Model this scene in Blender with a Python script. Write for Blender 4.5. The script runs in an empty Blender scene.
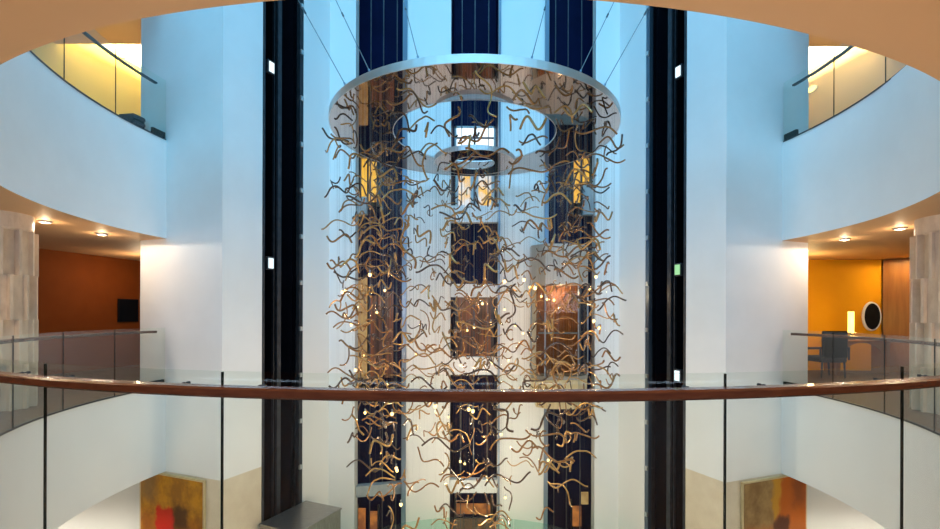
import bpy, bmesh, math, random
from mathutils import Vector, Matrix

random.seed(7)
S = bpy.context.scene
COL = S.collection
PI = math.pi

# ------------------------------------------------------------------ camera
F_PX, CX, HY, EYE = 480.0, 474.0, 315.0, 1.35      # focal length, principal column, horizon row, eye height
cam_data = bpy.data.cameras.new('camera')
cam = bpy.data.objects.new('camera', cam_data)
COL.objects.link(cam)
cam.location = (0, 0, EYE)
cam.rotation_euler = (math.radians(90), math.radians(-0.2), 0)
cam_data.sensor_width = 36.0
cam_data.lens = F_PX / 940.0 * 36.0
cam_data.shift_x = -(CX - 470.0) / 940.0
cam_data.shift_y = (HY - 264.5) / 940.0
cam_data.clip_start = 0.05
S.camera = cam

# ------------------------------------------------------------------ world, daylight, exposure
world = bpy.data.worlds.new('world')
S.world = world
world.use_nodes = True
bg = world.node_tree.nodes['Background']
bg.inputs[0].default_value = (0.25, 0.62, 1.0, 1)
bg.inputs[1].default_value = 0.35

def area_light(name, loc, sx, sy, power, color, rot=(0, 0, 0), spread=None):
    d = bpy.data.lights.new(name, 'AREA')
    d.shape = 'RECTANGLE'
    d.size, d.size_y = sx, sy
    d.energy = power
    d.color = color
    if spread:
        d.spread = spread
    o = bpy.data.objects.new(name, d)
    o.location = loc
    o.rotation_euler = rot
    COL.objects.link(o)
    return o

def down_light(name, loc, power, color, radius=0.05, cone=150, blend=0.5):
    d = bpy.data.lights.new(name, 'SPOT')
    d.energy, d.color, d.shadow_soft_size = power, color, radius
    d.spot_size, d.spot_blend = math.radians(cone), (0.03 if cone > 175 else blend)
    o = bpy.data.objects.new(name, d)
    o.location = loc
    COL.objects.link(o)
    return o

def point_light(name, loc, power, color, radius=0.05):
    d = bpy.data.lights.new(name, 'POINT')
    d.energy = power
    d.color = color
    d.shadow_soft_size = radius
    o = bpy.data.objects.new(name, d)
    o.location = loc
    COL.objects.link(o)
    return o

area_light('skylight', (0, 2.0, 22.0), 12.0, 11.0, 3000, (0.17, 0.57, 0.92))
# daylight added above and behind us, as from assumed, unseen gallery windows
area_light('gallery_daylight', (0, -4.1, 6.0), 20.0, 2.5, 900, (0.17, 0.56, 0.94), (math.radians(90), 0, 0))
area_light('clerestory_daylight', (0, -4.1, 2.05), 20.0, 1.1, 400, (0.56, 0.76, 1.0), (math.radians(90), 0, 0))  # unseen fill added behind us to cool and brighten the mid level

vs = S.view_settings
vs.view_transform = 'Standard'
vs.look = 'None'
vs.gamma = 1.0
vs.use_curve_mapping = False
vs.exposure = 0.6
S.cycles.transparent_max_bounces = 24
S.cycles.max_bounces = 10
S.cycles.diffuse_bounces = 5
S.cycles.glossy_bounces = 4
S.cycles.sample_clamp_indirect = 4.0
S.cycles.caustics_reflective = False
S.cycles.caustics_refractive = False

# ------------------------------------------------------------------ plan of the atrium (metres, eye at the origin)
C0, R0 = 7.9, 5.85                   # centre of the round well, radius of its edge
STEP = 11.15                         # one glass panel in degrees
Z_LOW, Z_SOF0, Z_SOF1, Z_F1, Z_SOF2, Z_F2 = -4.6, -1.59, 2.76, 4.6, 7.36, 9.2

def pol(deg, r, z=None):
    a = math.radians(deg)
    x, y = r * math.sin(a), C0 - r * math.cos(a)
    return (x, y) if z is None else Vector((x, y, z))

def at(px, py, D):
    return Vector(((px - CX) / F_PX * D, D, EYE + (HY - py) / F_PX * D))

# ------------------------------------------------------------------ materials
def newmat(name):
    m = bpy.data.materials.new(name)
    m.use_nodes = True
    nt = m.node_tree
    return m, nt, nt.nodes['Principled BSDF']

def mix_color(nt, fac, a, b):
    n = nt.nodes.new('ShaderNodeMix')
    n.data_type = 'RGBA'
    for sock, v in ((n.inputs[0], fac), (n.inputs[6], a), (n.inputs[7], b)):
        if isinstance(v, (int, float)):
            sock.default_value = v
        elif isinstance(v, tuple):
            sock.default_value = v if len(v) == 4 else v + (1,)
        else:
            nt.links.new(v, sock)
    return n.outputs[2]

def noise(nt, scale, detail=3, coord='Object', stretch=None, rough=0.55):
    tc = nt.nodes.new('ShaderNodeTexCoord')
    src = tc.outputs[coord]
    if stretch:
        mp = nt.nodes.new('ShaderNodeMapping')
        mp.inputs['Scale'].default_value = stretch
        nt.links.new(src, mp.inputs['Vector'])
        src = mp.outputs[0]
    n = nt.nodes.new('ShaderNodeTexNoise')
    n.inputs['Scale'].default_value = scale
    n.inputs['Detail'].default_value = detail
    n.inputs['Roughness'].default_value = rough
    nt.links.new(src, n.inputs['Vector'])
    return n.outputs['Fac']

def ramp(nt, fac, lo, hi):
    n = nt.nodes.new('ShaderNodeMapRange')
    n.inputs[1].default_value, n.inputs[2].default_value = lo, hi
    nt.links.new(fac, n.inputs[0])
    return n.outputs[0]

def mottled(name, a, b, scale=4, rough=0.6, metal=0.0, stretch=None, bump=0.0, spec=0.5, detail=3, coat=0.0):
    m, nt, p = newmat(name)
    f = ramp(nt, noise(nt, scale, detail, stretch=stretch), 0.3, 0.7)
    nt.links.new(mix_color(nt, f, a, b), p.inputs['Base Color'])
    p.inputs['Roughness'].default_value = rough
    p.inputs['Metallic'].default_value = metal
    p.inputs['Specular IOR Level'].default_value = spec
    p.inputs['Coat Weight'].default_value = coat
    if bump:
        bn = nt.nodes.new('ShaderNodeBump')
        bn.inputs['Strength'].default_value = bump
        bn.inputs['Distance'].default_value = 0.02
        nt.links.new(f, bn.inputs['Height'])
        nt.links.new(bn.outputs[0], p.inputs['Normal'])
    return m

def emit(name, color, strength, color2=None, scale=6, stretch=None):
    m, nt, p = newmat(name)
    p.inputs['Base Color'].default_value = (0.02, 0.02, 0.02, 1)
    p.inputs['Emission Strength'].default_value = strength
    if color2:
        f = ramp(nt, noise(nt, scale, 3, stretch=stretch), 0.4, 0.6)
        nt.links.new(mix_color(nt, f, color, color2), p.inputs['Emission Color'])
    else:
        p.inputs['Emission Color'].default_value = color + (1,)
    return m

def glass(name, tint, refl=0.75):
    m = bpy.data.materials.new(name)
    m.use_nodes = True
    nt = m.node_tree
    nt.nodes.clear()
    out = nt.nodes.new('ShaderNodeOutputMaterial')
    mx = nt.nodes.new('ShaderNodeMixShader')
    tr = nt.nodes.new('ShaderNodeBsdfTransparent')
    tr.inputs[0].default_value = tint + (1,)
    gl = nt.nodes.new('ShaderNodeBsdfGlossy')
    gl.inputs['Roughness'].default_value = 0.0
    gl.inputs[0].default_value = (1, 1, 1, 1)
    fr = nt.nodes.new('ShaderNodeFresnel')
    geo = nt.nodes.new('ShaderNodeNewGeometry')          # a thin sheet reflects alike from both sides
    ior = nt.nodes.new('ShaderNodeMapRange')
    ior.inputs[3].default_value, ior.inputs[4].default_value = 1.45, 1 / 1.45
    nt.links.new(geo.outputs['Backfacing'], ior.inputs[0])
    nt.links.new(ior.outputs[0], fr.inputs[0])
    mu = nt.nodes.new('ShaderNodeMath')
    mu.operation = 'MULTIPLY'
    mu.inputs[1].default_value = refl
    nt.links.new(fr.outputs[0], mu.inputs[0])
    nt.links.new(mu.outputs[0], mx.inputs[0])
    nt.links.new(tr.outputs[0], mx.inputs[1])
    nt.links.new(gl.outputs[0], mx.inputs[2])
    nt.links.new(mx.outputs[0], out.inputs[0])
    return m

M = {}
M['plaster'] = mottled('white_plaster', (0.80, 0.79, 0.77), (0.84, 0.83, 0.81), 1.5, 0.7)
M['panel'] = mottled('white_wall_panel', (0.80, 0.79, 0.77), (0.84, 0.83, 0.81), 0.8, 0.45, stretch=(1, 1, 0.2))
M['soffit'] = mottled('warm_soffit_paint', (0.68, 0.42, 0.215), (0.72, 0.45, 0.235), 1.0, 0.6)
M['stone'] = mottled('beige_wall_stone', (0.62, 0.52, 0.38), (0.72, 0.63, 0.48), 3.0, 0.5, detail=6)
M['column_stone'] = mottled('travertine', (0.60, 0.46, 0.33), (0.74, 0.60, 0.45), 9.0, 0.7, stretch=(1, 1, 0.5), bump=0.3, detail=6)
M['wood_floor'] = mottled('brown_floor', (0.11, 0.06, 0.033), (0.17, 0.095, 0.055), 3.0, 0.6, stretch=(1, 6, 1), spec=0.15)
M['low_floor'] = mottled('pale_stone_floor', (0.60, 0.57, 0.52), (0.68, 0.65, 0.60), 2.0, 0.3)
M['brown_wall'] = mottled('brown_wall_paint', (0.22, 0.050, 0.005), (0.26, 0.062, 0.007), 1.2, 0.7, spec=0.15)
M['orange_wall'] = mottled('orange_wall_paint', (0.78, 0.34, 0.006), (0.84, 0.38, 0.008), 1.2, 0.7, spec=0.15)
M['wood_panel'] = mottled('amber_wood_panel', (0.24, 0.085, 0.015), (0.32, 0.125, 0.025), 3.0, 0.4, stretch=(4, 4, 0.4))
M['yellow_wall'] = mottled('yellow_wall_paint', (0.88, 0.62, 0.14), (0.90, 0.65, 0.16), 1.2, 0.6)
M['tan_wall'] = mottled('tan_wall_paint', (0.62, 0.44, 0.27), (0.66, 0.47, 0.29), 1.2, 0.6)
M['shaft'] = mottled('dark_shaft_lining', (0.004, 0.009, 0.045), (0.006, 0.012, 0.060), 2.0, 0.6, spec=0.05)  # navy stands in for blue reflected in the shaft glass
M['shaft_black'] = mottled('black_shaft_lining', (0.003, 0.003, 0.005), (0.005, 0.005, 0.009), 2.0, 0.6, spec=0.04)
M['steel'] = mottled('blue_grey_steel', (0.20, 0.26, 0.34), (0.26, 0.32, 0.40), 8, 0.3, metal=0.9, stretch=(1, 1, 0.05))
M['grey_panel'] = mottled('grey_blue_panel', (0.30, 0.33, 0.34), (0.36, 0.39, 0.40), 4, 0.5)
M['dark_steel'] = mottled('dark_steel', (0.05, 0.055, 0.065), (0.08, 0.085, 0.10), 8, 0.35, metal=0.8)
M['brushed'] = mottled('brushed_metal', (0.30, 0.28, 0.26), (0.42, 0.40, 0.37), 6, 0.35, metal=0.9, stretch=(1, 8, 1))
M['black'] = mottled('matt_black', (0.004, 0.004, 0.005), (0.008, 0.008, 0.009), 5, 0.6, spec=0.15)
M['handrail'] = mottled('polished_brown_wood', (0.060, 0.016, 0.006), (0.10, 0.028, 0.010), 9, 0.25, stretch=(1, 1, 6), coat=0.15, spec=0.2)
M['glass'] = glass('clear_balustrade_glass', (0.955, 0.985, 0.966))
M['glass_cab'] = glass('lift_car_glass', (0.86, 0.85, 0.80), 0.2)
M['glass_low'] = glass('green_tinted_glass', (0.80, 0.93, 0.89))
M['joint'] = mottled('dark_glass_edge', (0.003, 0.005, 0.004), (0.005, 0.008, 0.006), 6, 0.7, spec=0.03)
M['mirror'] = mottled('bronze_mirror', (0.60, 0.50, 0.46), (0.64, 0.54, 0.50), 2, 0.03, metal=1.0)
M['rim'] = mottled('satin_rim', (0.86, 0.88, 0.90), (0.92, 0.94, 0.95), 4, 0.38, metal=1.0)
M['wire'] = mottled('thin_steel_wire', (0.14, 0.14, 0.15), (0.18, 0.18, 0.19), 5, 0.5, metal=0.3)
M['lens'] = emit('downlight_lens', (1.0, 0.82, 0.55), 30)
M['led'] = emit('led_point', (1.0, 0.62, 0.20), 3.2)
M['lamp_shade'] = emit('glowing_lamp_shade', (1.0, 0.62, 0.12), 3.0)
M['white_frame'] = mottled('white_metal_frame', (0.78, 0.79, 0.80), (0.84, 0.85, 0.86), 5, 0.5)
M['grey_seat'] = mottled('dark_grey_upholstery', (0.03, 0.03, 0.035), (0.05, 0.05, 0.055), 30, 0.8)
M['lit_cool'] = emit('lit_cool_window', (0.80, 0.93, 1.0), 1.3)
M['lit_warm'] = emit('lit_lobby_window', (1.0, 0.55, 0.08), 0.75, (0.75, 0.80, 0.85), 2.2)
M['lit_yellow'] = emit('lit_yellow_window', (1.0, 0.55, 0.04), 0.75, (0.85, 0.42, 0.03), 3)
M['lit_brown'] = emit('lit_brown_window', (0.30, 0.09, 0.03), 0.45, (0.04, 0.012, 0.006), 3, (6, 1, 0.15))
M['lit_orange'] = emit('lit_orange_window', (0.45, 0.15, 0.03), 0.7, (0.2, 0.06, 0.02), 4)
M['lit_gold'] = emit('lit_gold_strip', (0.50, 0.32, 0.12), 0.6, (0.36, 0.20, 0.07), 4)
M['lit_sign'] = emit('lit_indicator', (0.75, 0.95, 1.0), 1.0)
M['lit_green'] = emit('lit_green_indicator', (0.30, 0.65, 0.30), 0.8)

def amber(name, c, rough=0.12):
    m, nt, p = newmat(name)
    p.inputs['Roughness'].default_value = rough
    p.inputs['Coat Weight'].default_value = 0.4
    p.inputs['Coat Roughness'].default_value = 0.05
    f = noise(nt, 9, 2)
    nt.links.new(mix_color(nt, f, tuple(v * 0.75 for v in c), tuple(min(1, v * 1.25) for v in c)), p.inputs['Base Color'])
    p.inputs['Metallic'].default_value = 0.35
    return m
M['tube_amber'] = amber('amber_glass', (0.34, 0.15, 0.04))
M['tube_honey'] = amber('honey_glass', (0.50, 0.27, 0.08))
M['tube_smoke'] = amber('smoky_brown_glass', (0.11, 0.055, 0.03))
TUBE_MATS = [('amber', M['tube_amber']), ('honey-coloured', M['tube_honey']), ('smoky brown', M['tube_smoke'])]

# ------------------------------------------------------------------ mesh helpers
def link(name, bm, mats, parent=None, smooth=False):
    me = bpy.data.meshes.new(name)
    bmesh.ops.recalc_face_normals(bm, faces=bm.faces[:])
    if smooth:
        for f in bm.faces:
            f.smooth = True
    bm.to_mesh(me)
    bm.free()
    for m in (mats if isinstance(mats, (list, tuple)) else [mats]):
        me.materials.append(m)
    o = bpy.data.objects.new(name, me)
    COL.objects.link(o)
    if parent is not None:
        o.parent = parent
        o.matrix_parent_inverse = Matrix.Translation(-Vector(parent.location)) if parent.rotation_euler.z == 0 else \
            (Matrix.Translation(parent.location) @ Matrix.Rotation(parent.rotation_euler.z, 4, 'Z')).inverted()
    return o

def tag(o, label, cat, group=None):
    o['label'] = label
    o['category'] = cat
    if group:
        o['group'] = group
    return o

def thing(name, label, cat, loc=(0, 0, 0), group=None):
    o = bpy.data.objects.new(name, None)
    o.empty_display_size = 0.1
    o.location = loc
    COL.objects.link(o)
    return tag(o, label, cat, group)

def struct(o):
    o['kind'] = 'structure'
    return o

def prism(bm, poly, z0, z1, mi_side=0, mi_top=0, mi_bot=0, side_mi=None):
    """vertical prism over a plan polygon"""
    n = len(poly)
    lo = [bm.verts.new((p[0], p[1], z0)) for p in poly]
    hi = [bm.verts.new((p[0], p[1], z1)) for p in poly]
    f = bm.faces.new(hi); f.material_index = mi_top
    f = bm.faces.new(lo[::-1]); f.material_index = mi_bot
    for i in range(n):
        j = (i + 1) % n
        f = bm.faces.new((lo[i], lo[j], hi[j], hi[i]))
        f.material_index = side_mi(i) if side_mi else mi_side

def box(bm, x0, x1, y0, y1, z0, z1, mi=0):
    prism(bm, [(x0, y0), (x1, y0), (x1, y1), (x0, y1)], z0, z1, mi, mi, mi)

def bar(bm, a, b, r, n=8, r2=None):
    a, b = Vector(a), Vector(b)
    d = (b - a).normalized()
    u = d.orthogonal().normalized()
    v = d.cross(u)
    r2 = r if r2 is None else r2
    A = [bm.verts.new(a + (u * math.cos(2 * PI * k / n) + v * math.sin(2 * PI * k / n)) * r) for k in range(n)]
    B = [bm.verts.new(b + (u * math.cos(2 * PI * k / n) + v * math.sin(2 * PI * k / n)) * r2) for k in range(n)]
    for k in range(n):
        j = (k + 1) % n
        bm.faces.new((A[k], A[j], B[j], B[k]))
    bm.faces.new(A[::-1]); bm.faces.new(B)

def lathe(bm, prof, n=32, c=(0, 0, 0)):
    """revolve (r, z) pairs about the vertical through c; closed when it starts and ends on the axis"""
    rings = []
    for r, z in prof:
        if r < 1e-6:
            rings.append([bm.verts.new((c[0], c[1], c[2] + z))])
        else:
            rings.append([bm.verts.new((c[0] + r * math.cos(2 * PI * k / n), c[1] + r * math.sin(2 * PI * k / n), c[2] + z)) for k in range(n)])
    for A, B in zip(rings, rings[1:]):
        for k in range(n):
            j = (k + 1) % n
            if len(A) == 1 and len(B) == 1:
                continue
            if len(A) == 1:
                bm.faces.new((A[0], B[j], B[k]))
            elif len(B) == 1:
                bm.faces.new((A[k], A[j], B[0]))
            else:
                bm.faces.new((A[k], A[j], B[j], B[k]))

def sweep_plan(bm, degs, section, mi=0):
    """sweep a closed (r, z) section round the well through the given angles"""
    rows = [[bm.verts.new(pol(d, r, z)) for r, z in section] for d in degs]
    n = len(section)
    for A, B in zip(rows, rows[1:]):
        for k in range(n):
            j = (k + 1) % n
            f = bm.faces.new((A[k], A[j], B[j], B[k])); f.material_index = mi
    bm.faces.new(rows[0][::-1]); bm.faces.new(rows[-1])

def frange(a, b, step):
    n = max(1, int(round(abs(b - a) / step)))
    return [a + (b - a) * i / n for i in range(n + 1)]

def bevel(o, w, seg=2):
    m = o.modifiers.new('bevel', 'BEVEL')
    m.width = w
    m.segments = seg
    m.limit_method = 'ANGLE'
    return o

# ================================================================== STRUCTURE
END = 100.8                      # where the round edge meets the end walls
WEND = (6.42, 9.23)              # free end of the white end wall
def well_edge(deg, shift):
    a = abs(deg)
    w = max(0.0, min(1.0, (80 - a) / 35.0))
    return R0 - shift * (0.06 + 0.045 * max(-1.0, min(1.0, deg / 18.0))) * w

def slab_poly(shift=0.0, back=14.0, step=0.6):
    arc = [pol(d, well_edge(d, shift)) for d in frange(-END, END, step)]
    rest = [(6.44, 9.26), (6.44, back), (13, back), (13, -4.5), (-13, -4.5), (-13, back), (-6.44, back), (-6.44, 9.26)]
    return arc + rest, len(arc)

def slab(name, z0, z1, m_side, m_top, m_bot, shift=0.0, back=14.0):
    bm = bmesh.new()
    poly, n = slab_poly(shift, back)
    prism(bm, poly, z0, z1, 0, 1, 2)
    for f in bm.faces:
        if abs(f.normal.z) < 0.5:
            f.smooth = False
    return struct(link(name, bm, [m_side, m_top, m_bot]))

slab('floor_gallery', Z_SOF0, 0.0, M['plaster'], M['wood_floor'], M['plaster'])
slab('ceiling_gallery', Z_SOF1, Z_F1, M['plaster'], M['wood_floor'], M['soffit'], shift=1.0)
slab('ceiling_upper', Z_SOF2, Z_F2, M['plaster'], M['wood_floor'], M['soffit'], back=10.7)

bm = bmesh.new()
box(bm, -13, 13, -4.5, 14, Z_LOW - 0.2, Z_LOW)
struct(link('floor_lower', bm, M['low_floor']))

def mir(poly, s):
    return [(p[0] * s, p[1]) for p in poly]

# end walls and canted walls, left (s=-1) and right (s=+1)
Q = Vector((4.44, 8.46))                                    # the corner nearest to us
VW = (Vector(WEND) - Q).normalized()                        # along the end wall, away from the corner
UD = (Vector((3.33, 11.03)) - Q).normalized()               # along the canted wall
ND = Vector((-UD.y, UD.x))
if ND.x > 0:
    ND = -ND                                                # canted wall's normal, toward the well (right-hand side: -x)
LD = (Vector((3.33, 11.03)) - Q).length
S1, S2 = 0.877, 1.972                                       # lift bay along the canted wall

def canted(s0, s1, off0, off1):
    a, b = Q + UD * s0, Q + UD * s1
    return [tuple(a + ND * off0), tuple(b + ND * off0), tuple(b + ND * off1), tuple(a + ND * off1)]

TOP = 12.5
for s, side in ((-1, 'left'), (1, 'right')):
    nW = Vector((VW.y, -VW.x))
    if nW.y > 0:
        nW = -nW
    end_poly = [tuple(Q), WEND, tuple(Vector(WEND) - nW * 0.30), tuple(Q - nW * 0.30 + VW * 0.30)]
    bm = bmesh.new()
    prism(bm, mir(end_poly, s), Z_SOF0, TOP)
    struct(link('wall_%s' % side, bm, M['plaster']))
    bm = bmesh.new()
    prism(bm, mir(end_poly, s), Z_LOW, Z_SOF0)
    struct(link('wall_%s_lower' % side, bm, M['stone']))
    # canted wall either side of the bay
    bm = bmesh.new()
    prism(bm, mir(canted(0.0, S1, 0.0, -0.3), s), Z_SOF0, TOP)
    struct(link('wall_%s_canted' % side, bm, M['plaster']))
    bm = bmesh.new()
    prism(bm, mir(canted(0.0, S1, 0.0, -0.3), s), Z_LOW, Z_SOF0)
    struct(link('wall_%s_canted_lower' % side, bm, M['stone']))
    bm = bmesh.new()
    prism(bm, mir(canted(S2, LD, 0.0, -0.3), s), Z_LOW, TOP)
    struct(link('wall_%s_inner_pier' % side, bm, M['panel']))
    # dark lining of the bay
    bm = bmesh.new()
    prism(bm, mir(canted(S1 - 0.02, S2 + 0.02, -1.60, -1.66), s), Z_LOW, TOP)
    prism(bm, mir(canted(S1 - 0.05, S1, -0.02, -1.63), s), Z_LOW, TOP)
    prism(bm, mir(canted(S2, S2 + 0.05, -0.02, -1.63), s), Z_LOW, TOP)
    struct(link('wall_%s_shaft' % side, bm, M['shaft_black']))

YF = 11.03
bays = [(-2.735, -1.655), (-0.55, 0.55), (1.70, 2.78)]
edges = [-3.33] + [v for b in bays for v in b] + [3.33]
for k, nm in enumerate(('outer_left', 'inner_left', 'inner_right', 'outer_right')):
    bm = bmesh.new()
    box(bm, edges[2 * k], edges[2 * k + 1], YF, YF + 0.3, Z_LOW, TOP)
    struct(link('wall_back_%s' % nm, bm, M['panel']))
for k, (x0, x1) in enumerate(bays):
    bm = bmesh.new()
    l0, l1 = x0 - (0.5 if k == 0 else 0.0), x1 + (0.5 if k == 2 else 0.0)
    box(bm, l0 - 0.05, l1 + 0.05, YF + 1.7, YF + 1.76, Z_LOW, TOP)
    box(bm, l0 - 0.05, l0, YF + 0.31, YF + 1.75, Z_LOW, TOP)
    box(bm, l1, l1 + 0.05, YF + 0.31, YF + 1.75, Z_LOW, TOP)
    struct(link('wall_back_shaft_%s' % ('left', 'middle', 'right')[k], bm, M['shaft']))

# corridor walls on both floors, and the walls that close the place
WL = [(9.85, 8.2), (9.4, 10.4), (8.75, 13.6)]
def strip(name, pts, t, z0, z1, mat):
    bm = bmesh.new()
    for a, b in zip(pts, pts[1:]):
        a, b = Vector(a), Vector(b)
        n = Vector(((b - a).y, -(b - a).x)).normalized() * t
        prism(bm, [tuple(a), tuple(b), tuple(b + n), tuple(a + n)], z0, z1)
    return struct(link(name, bm, mat))
strip('wall_left_corridor', [(-p[0], p[1]) for p in WL], -0.2, 0, Z_SOF1, M['brown_wall'])
strip('wall_left_corridor_upper', [(-p[0], p[1]) for p in WL], -0.2, Z_F1, 7.9, M['yellow_wall'])
strip('wall_right_corridor_upper', WL, 0.2, Z_F1, 7.9, M['tan_wall'])
strip('wall_right_corridor', [(6.5, 12.1), (10.12, 11.92)], -0.2, 0, Z_SOF1, M['orange_wall'])
strip('wall_right_wood_panel', [(10.10, 11.86), (11.6, 9.7)], -0.15, 0, Z_SOF1 - 0.02, M['wood_panel'])
for s, side in ((-1, 'left'), (1, 'right')):
    strip('wall_%s_corridor_end' % side, [(s * 6.4, 13.6), (s * 12.9, 13.6)], 0.2 * -s, 0, 8.2, M['tan_wall'])
    strip('wall_%s_far' % side, [(s * 12.9, -4.5), (s * 12.9, 14)], 0.2 * s, Z_LOW, Z_F2, M['tan_wall'])
    strip('wall_%s_lobby' % side, [(s * 6.5, 9.35), (s * 12.0, 6.2)], 0.2 * -s, Z_LOW, Z_SOF0, M['plaster'])
    bm = bmesh.new()                                        # raised white cove over the upper corridor
    box(bm, min(s * 6.4, s * 13), max(s * 6.4, s * 13), 10.72, 14, 7.9, 8.0)
    struct(link('ceiling_%s_cove' % side, bm, M['plaster']))
strip('wall_front', [(-13, -4.4), (13, -4.4)], 0.2, Z_LOW, Z_F2, M['brown_wall'])
# upper part of the well above the second gallery
bm = bmesh.new()
for a, b in zip(frange(-END, END, 4), frange(-END, END, 4)[1:]):
    prism(bm, [pol(a, R0 + 0.3), pol(b, R0 + 0.3), pol(b, R0 + 0.5), pol(a, R0 + 0.5)], Z_F2, TOP)
struct(link('wall_well_upper', bm, M['plaster']))

# ================================================================== LAMPS OF THE PLACE, PLUS ADDED FILLS
WARM = (1.0, 0.72, 0.44)
for d in (-94.8, -85.0, 87.8, 97.0):
    c = pol(d, 6.58 if d < 0 else 6.78, Z_SOF1)
    side = 'left' if d < 0 else 'right'
    where = 'nearer the stone column' if abs(d) < 90 else 'nearer the white end wall'
    t = thing('ceiling_downlight', 'small bright downlight under the %s gallery soffit, the one %s' % (side, where), 'ceiling light',
              c, 'recessed downlights under the gallery soffit')
    bm = bmesh.new(); lathe(bm, [(0.05, 0.0), (0.085, 0.0), (0.085, -0.022), (0.06, -0.03), (0.05, -0.02), (0.05, 0.0)], 24, c)
    link('trim_ring', bm, M['white_frame'], t, True)
    bm = bmesh.new(); lathe(bm, [(0, -0.004), (0.052, -0.010), (0.045, -0.022), (0.025, -0.030), (0, -0.033)], 20, c)
    link('lens', bm, M['lens'], t, True)
    down_light('downlight', (c.x, c.y, c.z - 0.085), 19, (1.0, 0.82, 0.65), 0.03, 179)
    point_light('downlight_halo', (c.x, c.y, c.z - 0.085), 4, (1.0, 0.74, 0.45), 0.03)
for k in range(-6, 7):
    c = pol(k * STEP, 6.9, Z_SOF1)
    down_light('downlight', (c.x, c.y, c.z - 0.10), 28, WARM, 0.05, 150)
# lobby lamps under the first floor
for k in (-7.5, -5.5, -3, 0, 3, 5.5, 7.5):
    c = pol(k * STEP, 6.9, Z_SOF0)
    down_light('lobby_downlight', (c.x, c.y, c.z - 0.20), 165, (1.0, 0.90, 0.80), 0.15, 160)
# corridors
point_light('corridor_lamp', (-7.9, 11.4, 2.3), 18, WARM, 0.1)
point_light('corridor_lamp', (7.6, 10.9, 2.3), 17, (1.0, 0.70, 0.30), 0.1)
area_light('panel_cove', (10.25, 11.1, 2.70), 1.2, 0.06, 14, (1.0, 0.72, 0.30), (0, 0, math.radians(-55)))
for s in (-1, 1):
    area_light('cove_lamp', (s * 8.55, 11.9, 7.55), 2.6, 0.12, 120, (1.0, 0.84, 0.46), (math.radians(180), 0, math.radians(-78 * s)))
    point_light('corridor_lamp', (s * 7.6, 10.2, 6.1), 20, (1.0, 0.74, 0.36), 0.1)
for x, y in ((-4.95, 2.95), (-2.4, 1.3), (0.0, 0.9), (2.4, 1.3), (4.95, 2.95)):      # unseen spots added around us to warm the soffit
    d = bpy.data.lights.new('gallery_uplight', 'SPOT')
    d.energy, d.color, d.spot_size, d.spot_blend, d.shadow_soft_size = 27 + 3.0 * x, (1.0, 0.58, 0.24), math.radians(100), 0.8, 0.1
    o = bpy.data.objects.new('gallery_uplight', d)
    o.location, o.rotation_euler = (x, y, 0.35), (math.radians(180), 0, 0)
    COL.objects.link(o)
# fill lamps added inside the sculpture, on top of its own points
for x, y, z, p in ((0, 7.9, -1.0, 18), (-0.9, 7.4, -0.4, 10), (0.9, 7.4, -0.4, 10), (0, 7.9, -2.8, 105), (0, 8.9, -0.8, 10)):
    point_light('sculpture_glow', (x, y, z), p, (1.0, 0.82, 0.60), 0.12)

# ================================================================== BALUSTRADES
def balustrade(root, k0, k1, z, rail_mat, low=0.0, d_first=None, d_last=None):
    """glass panels k0..k1 (joints every STEP degrees), handrail, brackets, shoe"""
    ds = [k * STEP for k in range(k0, k1 + 1) if k]
    if d_first is not None: ds = [d_first] + ds
    if d_last is not None: ds = ds + [d_last]
    for a, b in zip(ds, ds[1:]):
        bm = bmesh.new()
        sweep_plan(bm, frange(a + 0.035, b - 0.035, 1.0), [(R0 - 0.006, z - 0.02), (R0 + 0.006, z - 0.02), (R0 + 0.006, z + 1.095), (R0 - 0.006, z + 1.095)])
        link('glass_panel', bm, M['glass'], root, False)
    for d in ds[1:-1]:
        bm = bmesh.new()
        sweep_plan(bm, [d - 0.028, d + 0.028], [(R0 - 0.006, z), (R0 + 0.006, z), (R0 + 0.006, z + 1.09), (R0 - 0.006, z + 1.09)])
        link('panel_joint', bm, M['joint'], root)
    bm = bmesh.new()
    sweep_plan(bm, frange(ds[0], ds[-1], 1.0), [(R0 - 0.010, z - 0.01), (R0 + 0.03, z - 0.01), (R0 + 0.03, z + 0.012), (R0 - 0.010, z + 0.012)])
    link('base_channel', bm, M['dark_steel'], root)
    return ds

RR = R0 + 0.095
def handrail(root, a, b, z, mat, w=0.040, h=0.022, c=0.008):
    bm = bmesh.new()
    sec = [(RR - w, z - h + c), (RR - w + c, z - h), (RR + w - c, z - h), (RR + w, z - h + c),
           (RR + w, z + h - c), (RR + w - c, z + h), (RR - w + c, z + h), (RR - w, z + h - c)]
    sweep_plan(bm, frange(a, b, 0.75), sec)
    link('handrail', bm, mat, root)

def brackets(root, degs, z):
    for d in degs:
        bm = bmesh.new()
        bar(bm, pol(d, R0 - 0.02, z + 0.012), pol(d, R0 + 0.066, z + 0.012), 0.0035)
        bar(bm, pol(d, R0 - 0.022, z + 0.012), pol(d, R0 - 0.008, z + 0.012), 0.007, 12)
        bar(bm, pol(d, R0 + 0.008, z + 0.012), pol(d, R0 + 0.016, z + 0.012), 0.007, 12)
        link('rail_bracket', bm, M['dark_steel'], root)

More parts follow.
